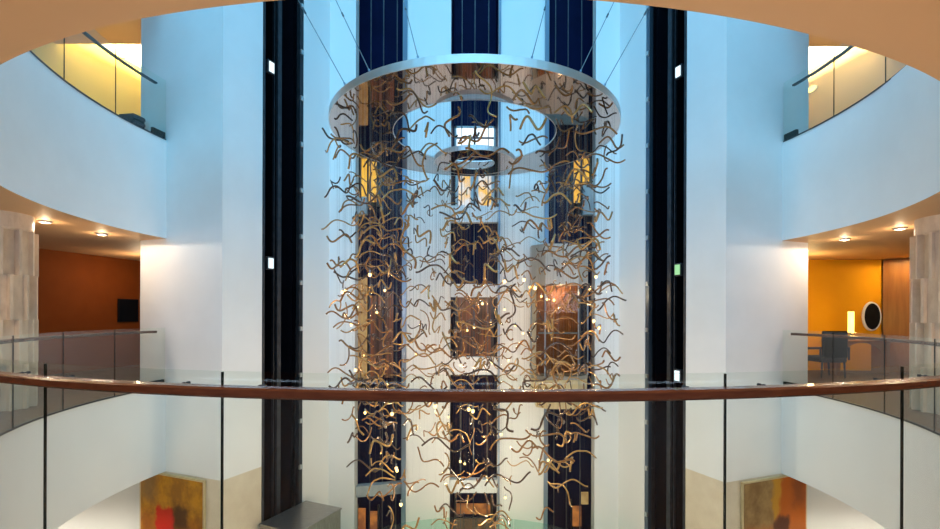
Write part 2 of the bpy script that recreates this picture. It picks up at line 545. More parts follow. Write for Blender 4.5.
DE = 100.3
t = thing('glass_balustrade', 'curved glass balustrade with brown wooden handrail round the gallery in the foreground', 'balustrade', pol(0, R0, 0))
ds = balustrade(t, -8, 8, 0.0, None, d_first=-DE, d_last=DE)
handrail(t, -DE + 1.2, DE - 1.2, 1.021, M['handrail'])
brackets(t, [d + e for d in ds[1:-1] for e in (-1.9, 1.9)], 1.021)
for s in (-1, 1):
    bm = bmesh.new()
    sweep_plan(bm, frange(s * 96.9, s * DE, 0.7), [(R0 + 0.012, -0.01), (R0 + 0.06, -0.01), (R0 + 0.06, 0.13), (R0 + 0.012, 0.13)])
    link('end_shoe', bm, M['joint'], t)

for s, side, wallc in ((-1, 'left', 'yellow'), (1, 'right', 'tan')):
    t = thing('glass_balustrade', 'curved glass balustrade with dark handrail on the upper %s gallery before the %s wall' % (side, wallc), 'balustrade', pol(s * 88, R0, Z_F1))
    lim = sorted((s * 5, s * 8))
    if s < 0:
        ds = balustrade(t, -8, -5, Z_F1, None, d_first=-DE)
    else:
        ds = balustrade(t, 5, 8, Z_F1, None, d_last=DE)
    handrail(t, s * 5 * STEP, s * (DE - 1.2), Z_F1 + 1.0, M['dark_steel'], 0.03, 0.016, 0.005)
    brackets(t, [s * k * STEP + e for k in (6, 7, 8) for e in (-1.9, 1.9)], Z_F1 + 1.0)
    bm = bmesh.new()
    sweep_plan(bm, frange(s * 97.6, s * DE, 0.7), [(R0 + 0.012, Z_F1), (R0 + 0.06, Z_F1), (R0 + 0.06, Z_F1 + 0.13), (R0 + 0.012, Z_F1 + 0.13)])
    link('end_shoe', bm, M['joint'], t)

# low glass ring round the foot of the sculpture
RL, CL = 3.75, 6.75
t = thing('glass_balustrade', 'low curved greenish glass screen on the lower floor in front of the back piers', 'balustrade', (0, CL + RL, Z_LOW))
def polL(d, r, z):
    a = math.radians(d)
    return Vector((r * math.sin(a), CL + r * math.cos(a), z))
for a, b in ((-40, -13.5), (-13.5, 13.5), (13.5, 40)):
    bm = bmesh.new()
    rows = [[bm.verts.new(polL(d, r, z)) for r, z in ((RL - 0.006, Z_LOW), (RL + 0.006, Z_LOW), (RL + 0.006, -3.07), (RL - 0.006, -3.07))] for d in frange(a + 0.1, b - 0.1, 1.5)]
    for A, B in zip(rows, rows[1:]):
        for k in range(4):
            bm.faces.new((A[k], A[(k + 1) % 4], B[(k + 1) % 4], B[k]))
    bm.faces.new(rows[0][::-1]); bm.faces.new(rows[-1])
    link('glass_panel', bm, M['glass_low'], t)

# ================================================================== LIFT BAYS
def rect_at(bm, px0, px1, py0, py1, D, t=0.05):
    a, b = at(px0, py1, D), at(px1, py0, D)
    box(bm, a.x, b.x, D, D + t, a.z, b.z)

def window(n, D, frame_rects, panes, frame_mat, mull=()):  # glowing panes stand in for the lit lobbies beyond the shafts
    bm = bmesh.new()
    for r in frame_rects:
        rect_at(bm, *r, D, 0.10)
    f = struct(link('window_%d' % n, bm, frame_mat))
    for (px0, px1, py0, py1, m) in panes:
        bm = bmesh.new(); rect_at(bm, px0, px1, py0, py1, D + 0.03, 0.04)
        link('pane', bm, m, f)
    for r in mull:
        bm = bmesh.new(); rect_at(bm, *r, D - 0.02, 0.08)
        link('mullion', bm, M['dark_steel'], f)
    return f

DW = 12.45
# middle bay: bright ceiling window, warm lobby, brown lobby, lower lobby
window(1, DW, [(454, 456, 126, 148), (493, 495, 126, 148), (454, 495, 126, 128), (454, 495, 147, 149)],
       [(456, 473, 128, 137, M['lit_cool']), (475, 493, 128, 137, M['lit_cool']), (456, 473, 139, 147, M['lit_cool']), (475, 493, 139, 147, M['lit_cool'])],
       M['white_frame'], [(473, 475, 127, 149), (456, 493, 137, 138.5)])
window(2, DW, [(455, 458, 172, 206), (491, 494, 172, 206), (455, 494, 172, 175), (470, 478, 172, 206)],
       [(458, 470, 175, 206, M['lit_warm']), (478, 491, 175, 206, M['lit_warm'])], M['white_frame'], [(473, 475, 172, 206)])
window(3, DW, [(455, 457, 290, 356), (491, 494, 290, 356)],
       [(457, 473, 292, 356, M['lit_brown']), (475, 491, 292, 356, M['lit_brown'])], M['dark_steel'], [(473, 475, 290, 356)])
window(4, DW, [(455, 457, 496, 530), (491, 494, 496, 530)],
       [(457, 491, 504, 514, M['lit_orange']), (457, 491, 519, 532, M['lit_brown'])], M['dark_steel'])
# left bay
window(5, DW, [(358, 360, 156, 206), (376, 380, 160, 206)], [(361, 366.5, 158, 204, M['lit_yellow']), (368, 376, 162, 202, M['lit_yellow'])],
       M['dark_steel'], [(366.5, 368, 157, 206)])
window(6, DW, [(368, 369, 285, 378)], [(358, 367, 278, 378, M['lit_gold']), (370, 382, 296, 378, M['lit_brown']), (385, 393, 292, 378, M['lit_brown'])], M['dark_steel'])
window(7, DW, [(356, 358, 506, 530), (378, 380, 506, 530)], [(359, 366, 509, 532, M['lit_orange']), (370, 378, 512, 532, M['lit_orange'])], M['dark_steel'])
# right bay
window(8, DW, [(571, 573, 157, 206), (589, 591, 157, 206)], [(573.5, 580, 158, 202, M['lit_yellow']), (582, 588.5, 158, 204, M['lit_yellow'])],
       M['dark_steel'], [(580, 582, 157, 206)])
window(9, DW, [(572, 573, 500, 530)], [(573.5, 582, 506, 526, M['lit_orange']), (582, 589, 492, 504, M['lit_gold'])], M['dark_steel'])

# landings that cross the bays (floor edges and low parapets seen through the shafts)
def landing(name, px0, px1, py0, py1, D, label, m=M['white_frame'], t=0.18, slant=0):
    bm = bmesh.new()
    a, b = at(px0, py1, D), at(px1, py0, D)
    prism(bm, [(a.x, D), (b.x, D + slant), (b.x, D + slant + t), (a.x, D + t)], a.z, b.z)
    return tag(link(name, bm, m), label, 'landing', 'lift landings crossing the bays')
BX0, BX1 = 450.6, 497.4
landing('lift_landing', BX0, BX1, 205.5, 222, YF + 0.12, 'white landing edge across the middle lift bay, just under the small ring')
landing('lift_landing', BX0, BX1, 284, 297, YF + 0.12, 'white lintel across the middle lift bay above the brown lobby')
landing('lift_landing', BX0, BX1, 357, 375, YF + 0.12, 'white landing edge across the middle lift bay just above the handrail')
landing('lift_landing', BX0, BX1, 480, 493, YF + 0.12, 'pale blue beam low across the middle lift bay below the handrail')
landing('lift_landing', 356.6, 366, 197, 214, YF + 0.10, 'pale low parapet at the outer edge of the left lift bay below the yellow window', M['grey_panel'])
landing('lift_landing', 356.6, 400, 487, 498, YF + 0.10, 'grey beam low across the left lift bay above the orange lobby', M['grey_panel'], slant=0.25)
landing('lift_landing', 583, 593.4, 184, 214, YF + 0.10, 'grey blue parapet at the outer edge of the right lift bay below the yellow window', M['grey_panel'])
landing('lift_landing', 356.6, 366, 379, 391, YF + 0.10, 'black landing edge at the outer side of the left lift bay by the handrail', M['black'])

# guide rails, one tall mullion beside each bay and thin rails inside
def rail_box(name, x, y, w, d, mat, label, n=None):
    bm = bmesh.new()
    if n is None:
        box(bm, x - w / 2, x + w / 2, y, y + d, Z_LOW, TOP)
    else:
        c, u, v = n
        prism(bm, [tuple(c - u * w / 2), tuple(c + u * w / 2), tuple(c + u * w / 2 + v * d), tuple(c - u * w / 2 + v * d)], Z_LOW, TOP)
    return tag(link(name, bm, mat), label, 'rail', 'tall rails of the lift bays')
rail_box('edge_mullion', -1.60, YF - 0.05, 0.10, 0.049, M['steel'], 'blue grey steel strip up the inner edge of the left lift bay')
rail_box('edge_mullion', 1.655, YF - 0.05, 0.09, 0.049, M['steel'], 'blue grey steel strip up the inner edge of the right lift bay')
rail_box('edge_mullion', 0.575, YF - 0.04, 0.045, 0.039, M['steel'], 'thin steel strip up the right edge of the middle lift bay')
for bi, (x0, x1) in enumerate(bays):
    nm = ('left', 'middle', 'right')[bi]
    for fx, what in ((0.22, 'leftmost'), (0.50, 'middle'), (0.80, 'rightmost')):
        x = x0 + (x1 - x0) * fx
        rail_box('guide_rail', x, YF + 0.5, 0.022, 0.03, M['dark_steel'], '%s of the thin dark guide rails inside the %s lift bay' % (what, nm))
for s, side in ((-1, 'left'), (1, 'right')):
    def mv(v): return Vector((v.x * s, v.y))
    U, N = mv(UD), mv(ND)
    for ss, w, off, m, what in ((S1 + 0.03, 0.05, -0.04, M['dark_steel'], 'outer dark rail'), (S1 + 0.50, 0.10, -0.12, M['dark_steel'], 'wide middle dark rail'),
                                (S1 + 0.68, 0.03, -0.45, M['dark_steel'], 'thin inner dark rail')):
        rail_box('guide_rail', 0, 0, w, 0.05, m, '%s of the black lift bay in the %s canted wall' % (what, side), (mv(Q + UD * ss + ND * off), U, N))
    t = thing('edge_mullion', 'blue grey studded steel strip up the inner edge of the %s canted lift bay' % side, 'rail', (mv(Q + UD * S2).x, mv(Q + UD * S2).y, Z_LOW), 'tall rails of the lift bays')
    bm = bmesh.new()
    c = mv(Q + UD * (S2 - 0.05) + ND * -0.10)
    prism(bm, [tuple(c - U * 0.05), tuple(c + U * 0.05), tuple(c + U * 0.05 + N * 0.09), tuple(c - U * 0.05 + N * 0.09)], Z_LOW, TOP)
    link('strip', bm, M['steel'] if s > 0 else M['dark_steel'], t)
    for z in [-3.9 + 0.98 * i for i in range(16)]:
        c = mv(Q + UD * (S2 - 0.07))
        bm = bmesh.new()
        prism(bm, [tuple(c - U * 0.03 - N * 0.02), tuple(c + U * 0.03 - N * 0.02), tuple(c + U * 0.03 + N * 0.025), tuple(c - U * 0.03 + N * 0.025)], z, z + 0.09)
        link('stud', bm, M['rim'], t)
# small lit indicators inside the canted bays
def indicator(s, sfrac, off, py, D, label, m):
    p = Q + UD * (S1 + sfrac) + ND * off
    U, N = Vector((UD.x * s, UD.y)), Vector((ND.x * s, ND.y))
    c = Vector((p.x * s, p.y))
    z = EYE + (HY - py) / F_PX * p.y
    t = thing('lift_indicator', label, 'indicator light', (c.x, c.y, z - 0.12), 'lit indicators in the canted lift bays')
    bm = bmesh.new()
    prism(bm, [tuple(c - U * 0.09), tuple(c + U * 0.09), tuple(c + U * 0.09 - N * 0.06), tuple(c - U * 0.09 - N * 0.06)], z - 0.13, z + 0.13)
    bevel(link('housing', bm, M['dark_steel'], t), 0.01)
    bm = bmesh.new()
    prism(bm, [tuple(c - U * 0.06 + N * 0.012), tuple(c + U * 0.06 + N * 0.012), tuple(c + U * 0.06 + N * 0.002), tuple(c - U * 0.06 + N * 0.002)], z - 0.10, z + 0.10)
    link('lit_face', bm, m, t)
indicator(-1, 0.27, -0.06, 68, 0, 'small lit white indicator high in the left canted lift bay', M['lit_sign'])
indicator(-1, 0.27, -0.06, 264, 0, 'small lit indicator at mid height in the left canted lift bay', M['lit_sign'])
indicator(1, 0.27, -0.06, 71, 0, 'small lit white indicator high in the right canted lift bay', M['lit_sign'])
indicator(1, 0.27, -0.06, 269, 0, 'small green indicator at mid height in the right canted lift bay', M['lit_green'])
indicator(1, 0.27, -0.06, 375, 0, 'small lit indicator by the handrail in the right canted lift bay', M['lit_sign'])

# glass lift car in front of the right bay
cx_, cy_ = 1.90, YF - 0.66
t = thing('lift_car', 'glass lift car with tan hood and beige base in front of the right lift bay', 'lift car', (cx_, YF, -0.70))
def hexa(k=1.0, dy=0.0):
    pts = [(-0.63, 0.58), (-0.63, 0.30), (-0.36, 0.0), (0.36, 0.0), (0.63, 0.30), (0.63, 0.58)]
    return [(cx_ + x * k, cy_ + dy + 0.58 + (y - 0.58) * k) for x, y in pts]
bm = bmesh.new(); prism(bm, hexa(), 2.02, 2.90); link('hood', bm, mottled('tan_metal_hood', (0.46, 0.42, 0.36), (0.52, 0.47, 0.41), 3, 0.35, metal=0.5, stretch=(1, 1, 0.1)), t)
bm = bmesh.new(); prism(bm, hexa(), -0.05, 0.03); link('car_floor', bm, M['brushed'], t)
bm = bmesh.new(); prism(bm, hexa(0.98), -0.42, -0.05); prism(bm, hexa(0.8), -0.70, -0.42)
link('base', bm, mottled('beige_metal_base', (0.60, 0.47, 0.26), (0.66, 0.53, 0.32), 3, 0.4, metal=0.3), t)
H = hexa()
for a, b in zip(H[:-1], H[1:]):
    a, b = Vector(a), Vector(b)
    n = Vector((-(b - a).y, (b - a).x)).normalized() * 0.012
    bm = bmesh.new(); prism(bm, [tuple(a), tuple(b), tuple(b + n), tuple(a + n)], 0.03, 2.02)
    link('glass_pane', bm, M['glass_cab'], t)
for p in H[1:-1]:
    bm = bmesh.new(); bar(bm, (p[0], p[1], 0.03), (p[0], p[1], 2.02), 0.018)
    link('corner_post', bm, M['steel'], t)
bm = bmesh.new(); box(bm, cx_ - 0.48, cx_ + 0.48, YF - 0.12, YF - 0.08, 0.03, 2.02)
for k in range(7):
    x = cx_ - 0.42 + k * 0.14
    box(bm, x - 0.02, x + 0.02, YF - 0.15, YF - 0.12, 0.03, 2.02)
link('rear_panel', bm, mottled('brown_ribbed_panel', (0.20, 0.075, 0.03), (0.28, 0.11, 0.045), 4, 0.75, stretch=(1, 1, 0.2), spec=0.08), t)
bm = bmesh.new(); bar(bm, (cx_ - 0.45, YF - 0.20, 0.95), (cx_ + 0.45, YF - 0.20, 0.95), 0.02); link('grab_rail', bm, M['steel'], t)
point_light('lift_car_lamp', (cx_, cy_ + 0.3, 1.85), 10, WARM, 0.05)

# brushed metal lift housing at the foot of the left canted bay
sa, sb = 0.80, 2.02
def lw(sv, off):
    p = Q + UD * sv + ND * off
    return (-p.x, p.y)
t = thing('lift_housing', 'brushed metal box at the foot of the left canted lift bay', 'lift housing', (lw(sa, 0)[0], lw(sa, 0)[1], Z_LOW))
bm = bmesh.new(); prism(bm, [lw(sa, 0.035), lw(sb, 0.035), lw(sb, 0.98), lw(sa, 0.98)], Z_LOW, -2.68)
bevel(link('body', bm, M['brushed'], t), 0.01)
bm = bmesh.new(); prism(bm, [lw(sa - 0.02, 0.035), lw(sb + 0.02, 0.035), lw(sb + 0.02, 1.0), lw(sa - 0.02, 1.0)], -2.68, -2.65)
bevel(link('lid', bm, M['brushed'], t), 0.006)

# ================================================================== COLUMNS
for s, side in ((-1, 'left'), (1, 'right')):
    c = (s * 6.80, 6.80)
    t = thing('fluted_column', 'pale stone column of staggered fluted drums beside the %s downlights' % side, 'column', (c[0], c[1], 0))
    N = 14
    for i in range(4):
        z0, z1 = i * 0.63, (i + 1) * 0.63
        bm = bmesh.new()
        poly = []
        for k in range(N):
            a0 = 2 * PI * (k + (0.5 if i % 2 else 0.0)) / N
            r = (0.375, 0.41)[k % 2]                          # flat panel between two raised fillets
            for f, rr in ((0.0, 0.468), (0.17, 0.468), (0.171, r), (0.999, r)):
                a = a0 + 2 * PI / N * f
                poly.append((c[0] + rr * math.cos(a), c[1] + rr * math.sin(a)))
        prism(bm, poly, z0, z1)
        link('drum', bm, M['column_stone'], t)
    bm = bmesh.new()
    lathe(bm, [(0, 2.52), (0.40, 2.52), (0.42, 2.55), (0.42, 2.76), (0, 2.76)], 40, (c[0], c[1], 0))
    link('capital', bm, M['column_stone'], t)

# ================================================================== SIDE ROOMS: furniture
# black square panel on the brown wall
def wl_point(px):
    k = (px - CX) / F_PX
    # wall from (-9.4,10.4) to (-8.75,13.6)
    m = (9.4 - 8.75) / (13.6 - 10.4)
    D = (-9.4 - m * 10.4) / (k - m)
    return Vector((k * D, D))
a, b = wl_point(117), wl_point(137)
u = (b - a).normalized(); n = Vector((u.y, -u.x))
if n.x < 0: n = -n
z0, z1 = EYE - 8 / F_PX * 12.3, EYE + 15 / F_PX * 12.3
t = thing('wall_screen', 'black square screen on the brown corridor wall', 'screen', (a.x, a.y, z0))
bm = bmesh.new(); prism(bm, [tuple(a + n * 0.005), tuple(b + n * 0.005), tuple(b + n * 0.05), tuple(a + n * 0.05)], z0, z1); bevel(link('casing', bm, M['black'], t), 0.008)
bm = bmesh.new(); prism(bm, [tuple(a + u * 0.03 + n * 0.05), tuple(b - u * 0.03 + n * 0.05), tuple(b - u * 0.03 + n * 0.056), tuple(a + u * 0.03 + n * 0.056)], z0 + 0.03, z1 - 0.03)
link('display', bm, mottled('dark_display', (0.003, 0.003, 0.004), (0.004, 0.004, 0.005), 3, 0.4, spec=0.1), t)

# oval dark mirror on the orange wall
c = at(871, 315, 11.90)
t = thing('oval_mirror', 'dark oval mirror in a pale frame on the orange wall', 'mirror', c)
def oval(bm, rx, rz, y0, y1, n=40):
    A = [bm.verts.new((c.x + rx * math.cos(2 * PI * k / n), y0, c.z + rz * math.sin(2 * PI * k / n))) for k in range(n)]
    B = [bm.verts.new((c.x + rx * 0.97 * math.cos(2 * PI * k / n), y1, c.z + rz * 0.97 * math.sin(2 * PI * k / n))) for k in range(n)]
    for k in range(n):
        bm.faces.new((A[k], A[(k + 1) % n], B[(k + 1) % n], B[k]))
    bm.faces.new(A); bm.faces.new(B)
bm = bmesh.new(); oval(bm, 0.235, 0.365, 11.90, 11.86); link('frame', bm, M['white_frame'], t)
bm = bmesh.new(); oval(bm, 0.195, 0.325, 11.865, 11.85); link('dark_plate', bm, M['black'], t)

# console table with a lamp
t = thing('console_table', 'pale arched console table under the lamp and oval mirror', 'table', (8.95, 11.3, 0))
bm = bmesh.new(); box(bm, 8.35, 9.65, 11.05, 11.55, 0.74, 0.80); bevel(link('tabletop', bm, M['wood_panel'], t), 0.01)
for x in (8.43, 9.57):
    bm = bmesh.new(); box(bm, x - 0.05, x + 0.05, 11.1, 11.5, 0, 0.74); link('leg', bm, M['wood_panel'], t)
bm = bmesh.new()
arc = [(8.48 + 1.04 * i / 16, 0.74 - 0.30 * (abs(i - 8) / 8) ** 2.2) for i in range(17)]
for (xa, za), (xb, zb) in zip(arc, arc[1:]):
    v = [bm.verts.new(p) for p in ((xa, 11.12, za), (xb, 11.12, zb), (xb, 11.12, 0.741), (xa, 11.12, 0.741), (xa, 11.16, za), (xb, 11.16, zb), (xb, 11.16, 0.741), (xa, 11.16, 0.741))]
    for q in ((0, 1, 2, 3), (7, 6, 5, 4), (0, 4, 5, 1), (3, 2, 6, 7)):
        bm.faces.new([v[i] for i in q])
link('arched_apron', bm, M['wood_panel'], t)
lc = (at(851, 330, 11.3).x, 11.3, 0.80)
t = thing('table_lamp', 'glowing yellow cylinder lamp on the console table', 'lamp', lc)
bm = bmesh.new(); lathe(bm, [(0, 0), (0.10, 0), (0.10, 0.02), (0.025, 0.035), (0.02, 0.16), (0, 0.16)], 24, lc); link('base', bm, M['dark_steel'], t, True)
bm = bmesh.new(); lathe(bm, [(0, 0.17), (0.06, 0.17), (0.06, 0.66), (0, 0.66)], 28, lc); link('lamp_shade', bm, M['lamp_shade'], t)
bm = bmesh.new(); lathe(bm, [(0, 0.66), (0.065, 0.66), (0.065, 0.675), (0, 0.675)], 28, lc); link('cap', bm, M['dark_steel'], t)
point_light('table_lamp_glow', (lc[0] - 0.05, 11.16, 1.25), 8, (1.0, 0.66, 0.18), 0.08)

# armchair beside it
ax, ay = at(825, 340, 10.7).x, 10.7
t = thing('armchair', 'dark grey armchair with a black back beside the white end wall', 'chair', (ax, ay, 0))
bm = bmesh.new(); box(bm, ax - 0.28, ax + 0.28, ay - 0.30, ay + 0.26, 0.34, 0.47); bevel(link('seat', bm, M['grey_seat'], t), 0.04, 3)
bm = bmesh.new(); prism(bm, [(ax - 0.26, ay - 0.34), (ax + 0.26, ay - 0.34), (ax + 0.26, ay - 0.24), (ax - 0.26, ay - 0.24)], 0.44, 1.03); bevel(link('backrest', bm, M['black'], t), 0.03, 3)
for sx in (-1, 1):
    bm = bmesh.new(); bar(bm, (ax + sx * 0.31, ay - 0.30, 0.66), (ax + sx * 0.31, ay + 0.24, 0.62), 0.028); bar(bm, (ax + sx * 0.31, ay - 0.29, 0.40), (ax + sx * 0.31, ay - 0.29, 0.66), 0.02)
    bar(bm, (ax + sx * 0.31, ay + 0.22, 0.40), (ax + sx * 0.31, ay + 0.22, 0.63), 0.02)
    link('armrest', bm, M['dark_steel'], t)
    for sy in (-0.25, 0.22):
        bm = bmesh.new(); bar(bm, (ax + sx * 0.26, ay + sy, 0), (ax + sx * 0.24, ay + sy, 0.36), 0.016, 8, 0.022); link('leg', bm, M['dark_steel'], t)

# black slatted cabinet on the upper left gallery
a = Vector(pol(-98.0, R0 + 0.45)); b = Vector(pol(-100.2, R0 + 0.45))
u = (b - a).normalized(); n = Vector((-u.y, u.x))
if n.x > 0: n = -n
t = thing('slatted_cabinet', 'low black slatted cabinet behind the upper left glass', 'cabinet', (a.x, a.y, Z_F1))
bm = bmesh.new(); prism(bm, [tuple(a), tuple(b), tuple(b + n * 0.3), tuple(a + n * 0.3)], Z_F1, Z_F1 + 0.42); link('body', bm, M['black'], t)
for k in range(4):
    z = Z_F1 + 0.05 + k * 0.10
    bm = bmesh.new(); prism(bm, [tuple(a), tuple(b), tuple(b - n * 0.02), tuple(a - n * 0.02)], z, z + 0.05); link('slat', bm, M['dark_steel'], t)

# small oval glowing disc on the upper right corridor wall
m_ = (8.75 - 9.4) / (13.6 - 10.4)
D_ = (9.4 - m_ * 10.4) / ((812 - CX) / F_PX - m_)
wu = Vector((-m_, -1.0)).normalized(); wn = Vector((wu.y, -wu.x))
if wn.x > 0: wn = -wn
wc = Vector(((812 - CX) / F_PX * D_, D_)); wz = EYE + (HY - 88) / F_PX * D_
t = thing('wall_light', 'small oval glowing wall light on the upper right tan wall', 'wall light', (wc.x, wc.y, wz))
for nm, k, d0, d1, mt in (('backplate', 1.0, 0.004, 0.03, M['white_frame']), ('lens', 0.82, 0.03, 0.05, M['lamp_shade'])):
    bm = bmesh.new()
    A = [[bm.verts.new(tuple(wc + wu * 0.15 * k * math.cos(2 * PI * i / 28) + wn * d) + (wz + 0.085 * k * math.sin(2 * PI * i / 28),)) for i in range(28)] for d in (d0, d1)]
    for i in range(28):
        bm.faces.new((A[0][i], A[0][(i + 1) % 28], A[1][(i + 1) % 28], A[1][i]))
    bm.faces.new(A[0]); bm.faces.new(A[1])
    link(nm, bm, mt, t)

# ================================================================== PAINTINGS
def box_mask(nt, u, v, u0, u1, v0, v1, soft):
    def sm(x, e0, e1):
        n = nt.nodes.new('ShaderNodeMapRange'); n.interpolation_type = 'SMOOTHSTEP'
        n.inputs[1].default_value, n.inputs[2].default_value = e0, e1
        nt.links.new(x, n.inputs[0]); return n.outputs[0]
    outs = [sm(u, u0 - soft, u0 + soft), sm(u, u1 + soft, u1 - soft), sm(v, v0 - soft, v0 + soft), sm(v, v1 + soft, v1 - soft)]
    cur = outs[0]
    for o in outs[1:]:
        m = nt.nodes.new('ShaderNodeMath'); m.operation = 'MULTIPLY'
        nt.links.new(cur, m.inputs[0]); nt.links.new(o, m.inputs[1]); cur = m.outputs[0]
    return cur

def painting_mat(name, base_a, base_b, blocks):
    m, nt, p = newmat(name)
    uvn = nt.nodes.new('ShaderNodeUVMap')
    nz = nt.nodes.new('ShaderNodeTexNoise'); nz.inputs['Scale'].default_value = 6; nz.inputs['Detail'].default_value = 7; nz.inputs['Roughness'].default_value = 0.65
    nt.links.new(uvn.outputs[0], nz.inputs['Vector'])
    va = nt.nodes.new('ShaderNodeVectorMath'); va.operation = 'MULTIPLY_ADD'
    va.inputs[1].default_value = (0.22, 0.22, 0); 
    nt.links.new(nz.outputs['Color'], va.inputs[0]); nt.links.new(uvn.outputs[0], va.inputs[2])
    sp = nt.nodes.new('ShaderNodeSeparateXYZ'); nt.links.new(va.outputs[0], sp.inputs[0])
    f = nt.nodes.new('ShaderNodeTexNoise'); f.inputs['Scale'].default_value = 4; f.inputs['Detail'].default_value = 8; f.inputs['Roughness'].default_value = 0.7
    nt.links.new(uvn.outputs[0], f.inputs['Vector'])
    col = mix_color(nt, ramp(nt, f.outputs['Fac'], 0.40, 0.60), base_a, base_b)
    for (u0, u1, v0, v1, soft, c, k) in blocks:
        mk = box_mask(nt, sp.outputs[0], sp.outputs[1], u0 + 0.11, u1 + 0.11, v0 + 0.11, v1 + 0.11, soft)
        mm = nt.nodes.new('ShaderNodeMath'); mm.operation = 'MULTIPLY'; mm.inputs[1].default_value = k
        nt.links.new(mk, mm.inputs[0])
        col = mix_color(nt, mm.outputs[0], col, c)
    nt.links.new(col, p.inputs['Base Color'])
    p.inputs['Roughness'].default_value = 0.6
    p.inputs['Specular IOR Level'].default_value = 0.08
    return m

PM = {-1: painting_mat('ochre_and_red_canvas', (0.26, 0.11, 0.012), (0.50, 0.22, 0.012),
        [(0.0, 0.25, 0.75, 1.05, 0.12, (0.22, 0.14, 0.06), 0.8), (0.0, 1.0, 0.1, 0.60, 0.10, (0.22, 0.05, 0.008), 0.7), (0.27, 0.57, 0.36, 0.70, 0.025, (0.45, 0.010, 0.005), 0.95),
         (0.55, 0.78, 0.50, 0.75, 0.06, (0.05, 0.02, 0.008), 0.9)]),
      1: painting_mat('brown_and_orange_canvas', (0.20, 0.11, 0.04), (0.32, 0.20, 0.08),
        [(0.50, 1.1, 0.0, 1.1, 0.08, (0.46, 0.10, 0.005), 0.9), (0.45, 0.58, 0.65, 1.1, 0.03, (0.50, 0.25, 0.02), 0.9), (0.78, 1.0, 0.70, 1.0, 0.08, (0.20, 0.05, 0.015), 0.8),
         (0.0, 1.0, 0.0, 0.55, 0.08, (0.36, 0.10, 0.02), 0.7), (0.45, 0.72, 0.30, 0.62, 0.04, (0.05, 0.02, 0.015), 0.9)])}
for s, side, what in ((-1, 'left', 'ochre painting with a red block on the lower left end wall'), (1, 'right', 'brown and orange painting on the lower right end wall')):
    nW = Vector((VW.y, -VW.x))
    if nW.y > 0: nW = -nW
    def wp(sv, off):
        p = Q + VW * sv + nW * off
        return (p.x * s, p.y)
    s0, s1 = 0.36, 2.04
    zt, zb = Z_SOF0 - 0.03, Z_SOF0 - 2.0
    t = thing('abstract_painting', what, 'painting', (wp(1.2, 0)[0], wp(1.2, 0)[1], zb))
    bm = bmesh.new()
    prism(bm, [wp(s0, 0.005), wp(s1, 0.005), wp(s1, 0.045), wp(s0, 0.045)], zb, zt)
    link('frame', bm, mottled('pale_gold_frame', (0.55, 0.42, 0.22), (0.62, 0.49, 0.28), 6, 0.5), t)
    bm = bmesh.new()
    e = 0.035
    pts = [wp(s1 - e, 0.049), wp(s0 + e, 0.049)]
    if s > 0: pts = pts[::-1]
    vv = [bm.verts.new((pts[0][0], pts[0][1], zb + e)), bm.verts.new((pts[1][0], pts[1][1], zb + e)), bm.verts.new((pts[1][0], pts[1][1], zt - e)), bm.verts.new((pts[0][0], pts[0][1], zt - e))]
    f = bm.faces.new(vv)
    lay = bm.loops.layers.uv.new('UVMap')
    for lp, uv in zip(f.loops, ((0, 0), (1, 0), (1, 1), (0, 1))):
        lp[lay].uv = uv
    ret = bmesh.ops.extrude_face_region(bm, geom=[f])
    for v in [g for g in ret['geom'] if isinstance(g, bmesh.types.BMVert)]:
        q = Vector((nW.x * s, nW.y)) * 0.006
        v.co.x += q.x; v.co.y += q.y
    link('canvas', bm, PM[s], t)

# ================================================================== THE SCULPTURE
ZR = 4.30
def ring(name, r0, r1, z, h, label):
    t = thing(name, label, 'mirror ring', (0, C0, z))
    n = 96
    bm = bmesh.new()
    lathe(bm, [(r0, z), (r1, z), (r1, z + 0.004), (r0, z + 0.004), (r0, z)], n, (0, C0, 0))
    link('mirror_underside', bm, M['mirror'], t)
    bm = bmesh.new()
    lathe(bm, [(r0 - 0.012, z - 0.004), (r0, z - 0.004), (r0, z + 0.004), (r1, z + 0.004), (r1, z - 0.004), (r1 + 0.012, z - 0.004), (r1 + 0.012, z + h), (r1 - 0.02, z + h), (r1 - 0.03, z + 0.012), (r0 - 0.012, z + 0.012), (r0 - 0.012, z - 0.004)], n, (0, C0, 0))
    link('rim', bm, M['rim'], t)
    return t
ring('canopy_ring', 1.33, 2.29, ZR, 0.10, 'large flat mirrored ring hanging on cables from which the glass tubes hang')
ring('canopy_ring', 0.33, 0.65, 3.85, 0.07, 'small mirrored ring hanging in the middle below the large ring')
# four wires that carry the small ring from the big one
# suspension cables of the big ring
anch = []
for px, py, D in ((262, -62, 9.27), (320, -30, 10.755), (395, -28, YF)):
    anch.append(at(px, py, D - 0.12))
for s, side in ((-1, 'left'), (1, 'right')):
    for (phi, A, what) in ((50, anch[0], 'outermost'), (36, anch[1], 'middle'), (17.5, anch[2], 'innermost')):
        a = Vector((s * 2.26 * math.sin(math.radians(phi)), C0 - 2.26 * math.cos(math.radians(phi)), ZR + 0.122))
        b = Vector((A.x if s < 0 else -A.x, A.y, A.z))
        t = thing('suspension_cable', '%s thin steel cable holding up the %s side of the large mirrored ring' % (what, side), 'cable', a, 'cables of the large ring')
        bm = bmesh.new(); bar(bm, a, b, 0.006, 6); link('cable', bm, M['wire'], t)
        m_ = a.lerp(b, 0.42); d_ = (b - a).normalized()
        bm = bmesh.new(); bar(bm, m_ - d_ * 0.10, m_ + d_ * 0.10, 0.015, 8); link('turnbuckle', bm, M['dark_steel'], t)
        bm = bmesh.new(); bar(bm, a, a + d_ * 0.08, 0.014, 8); link('end_fitting', bm, M['steel'], t)

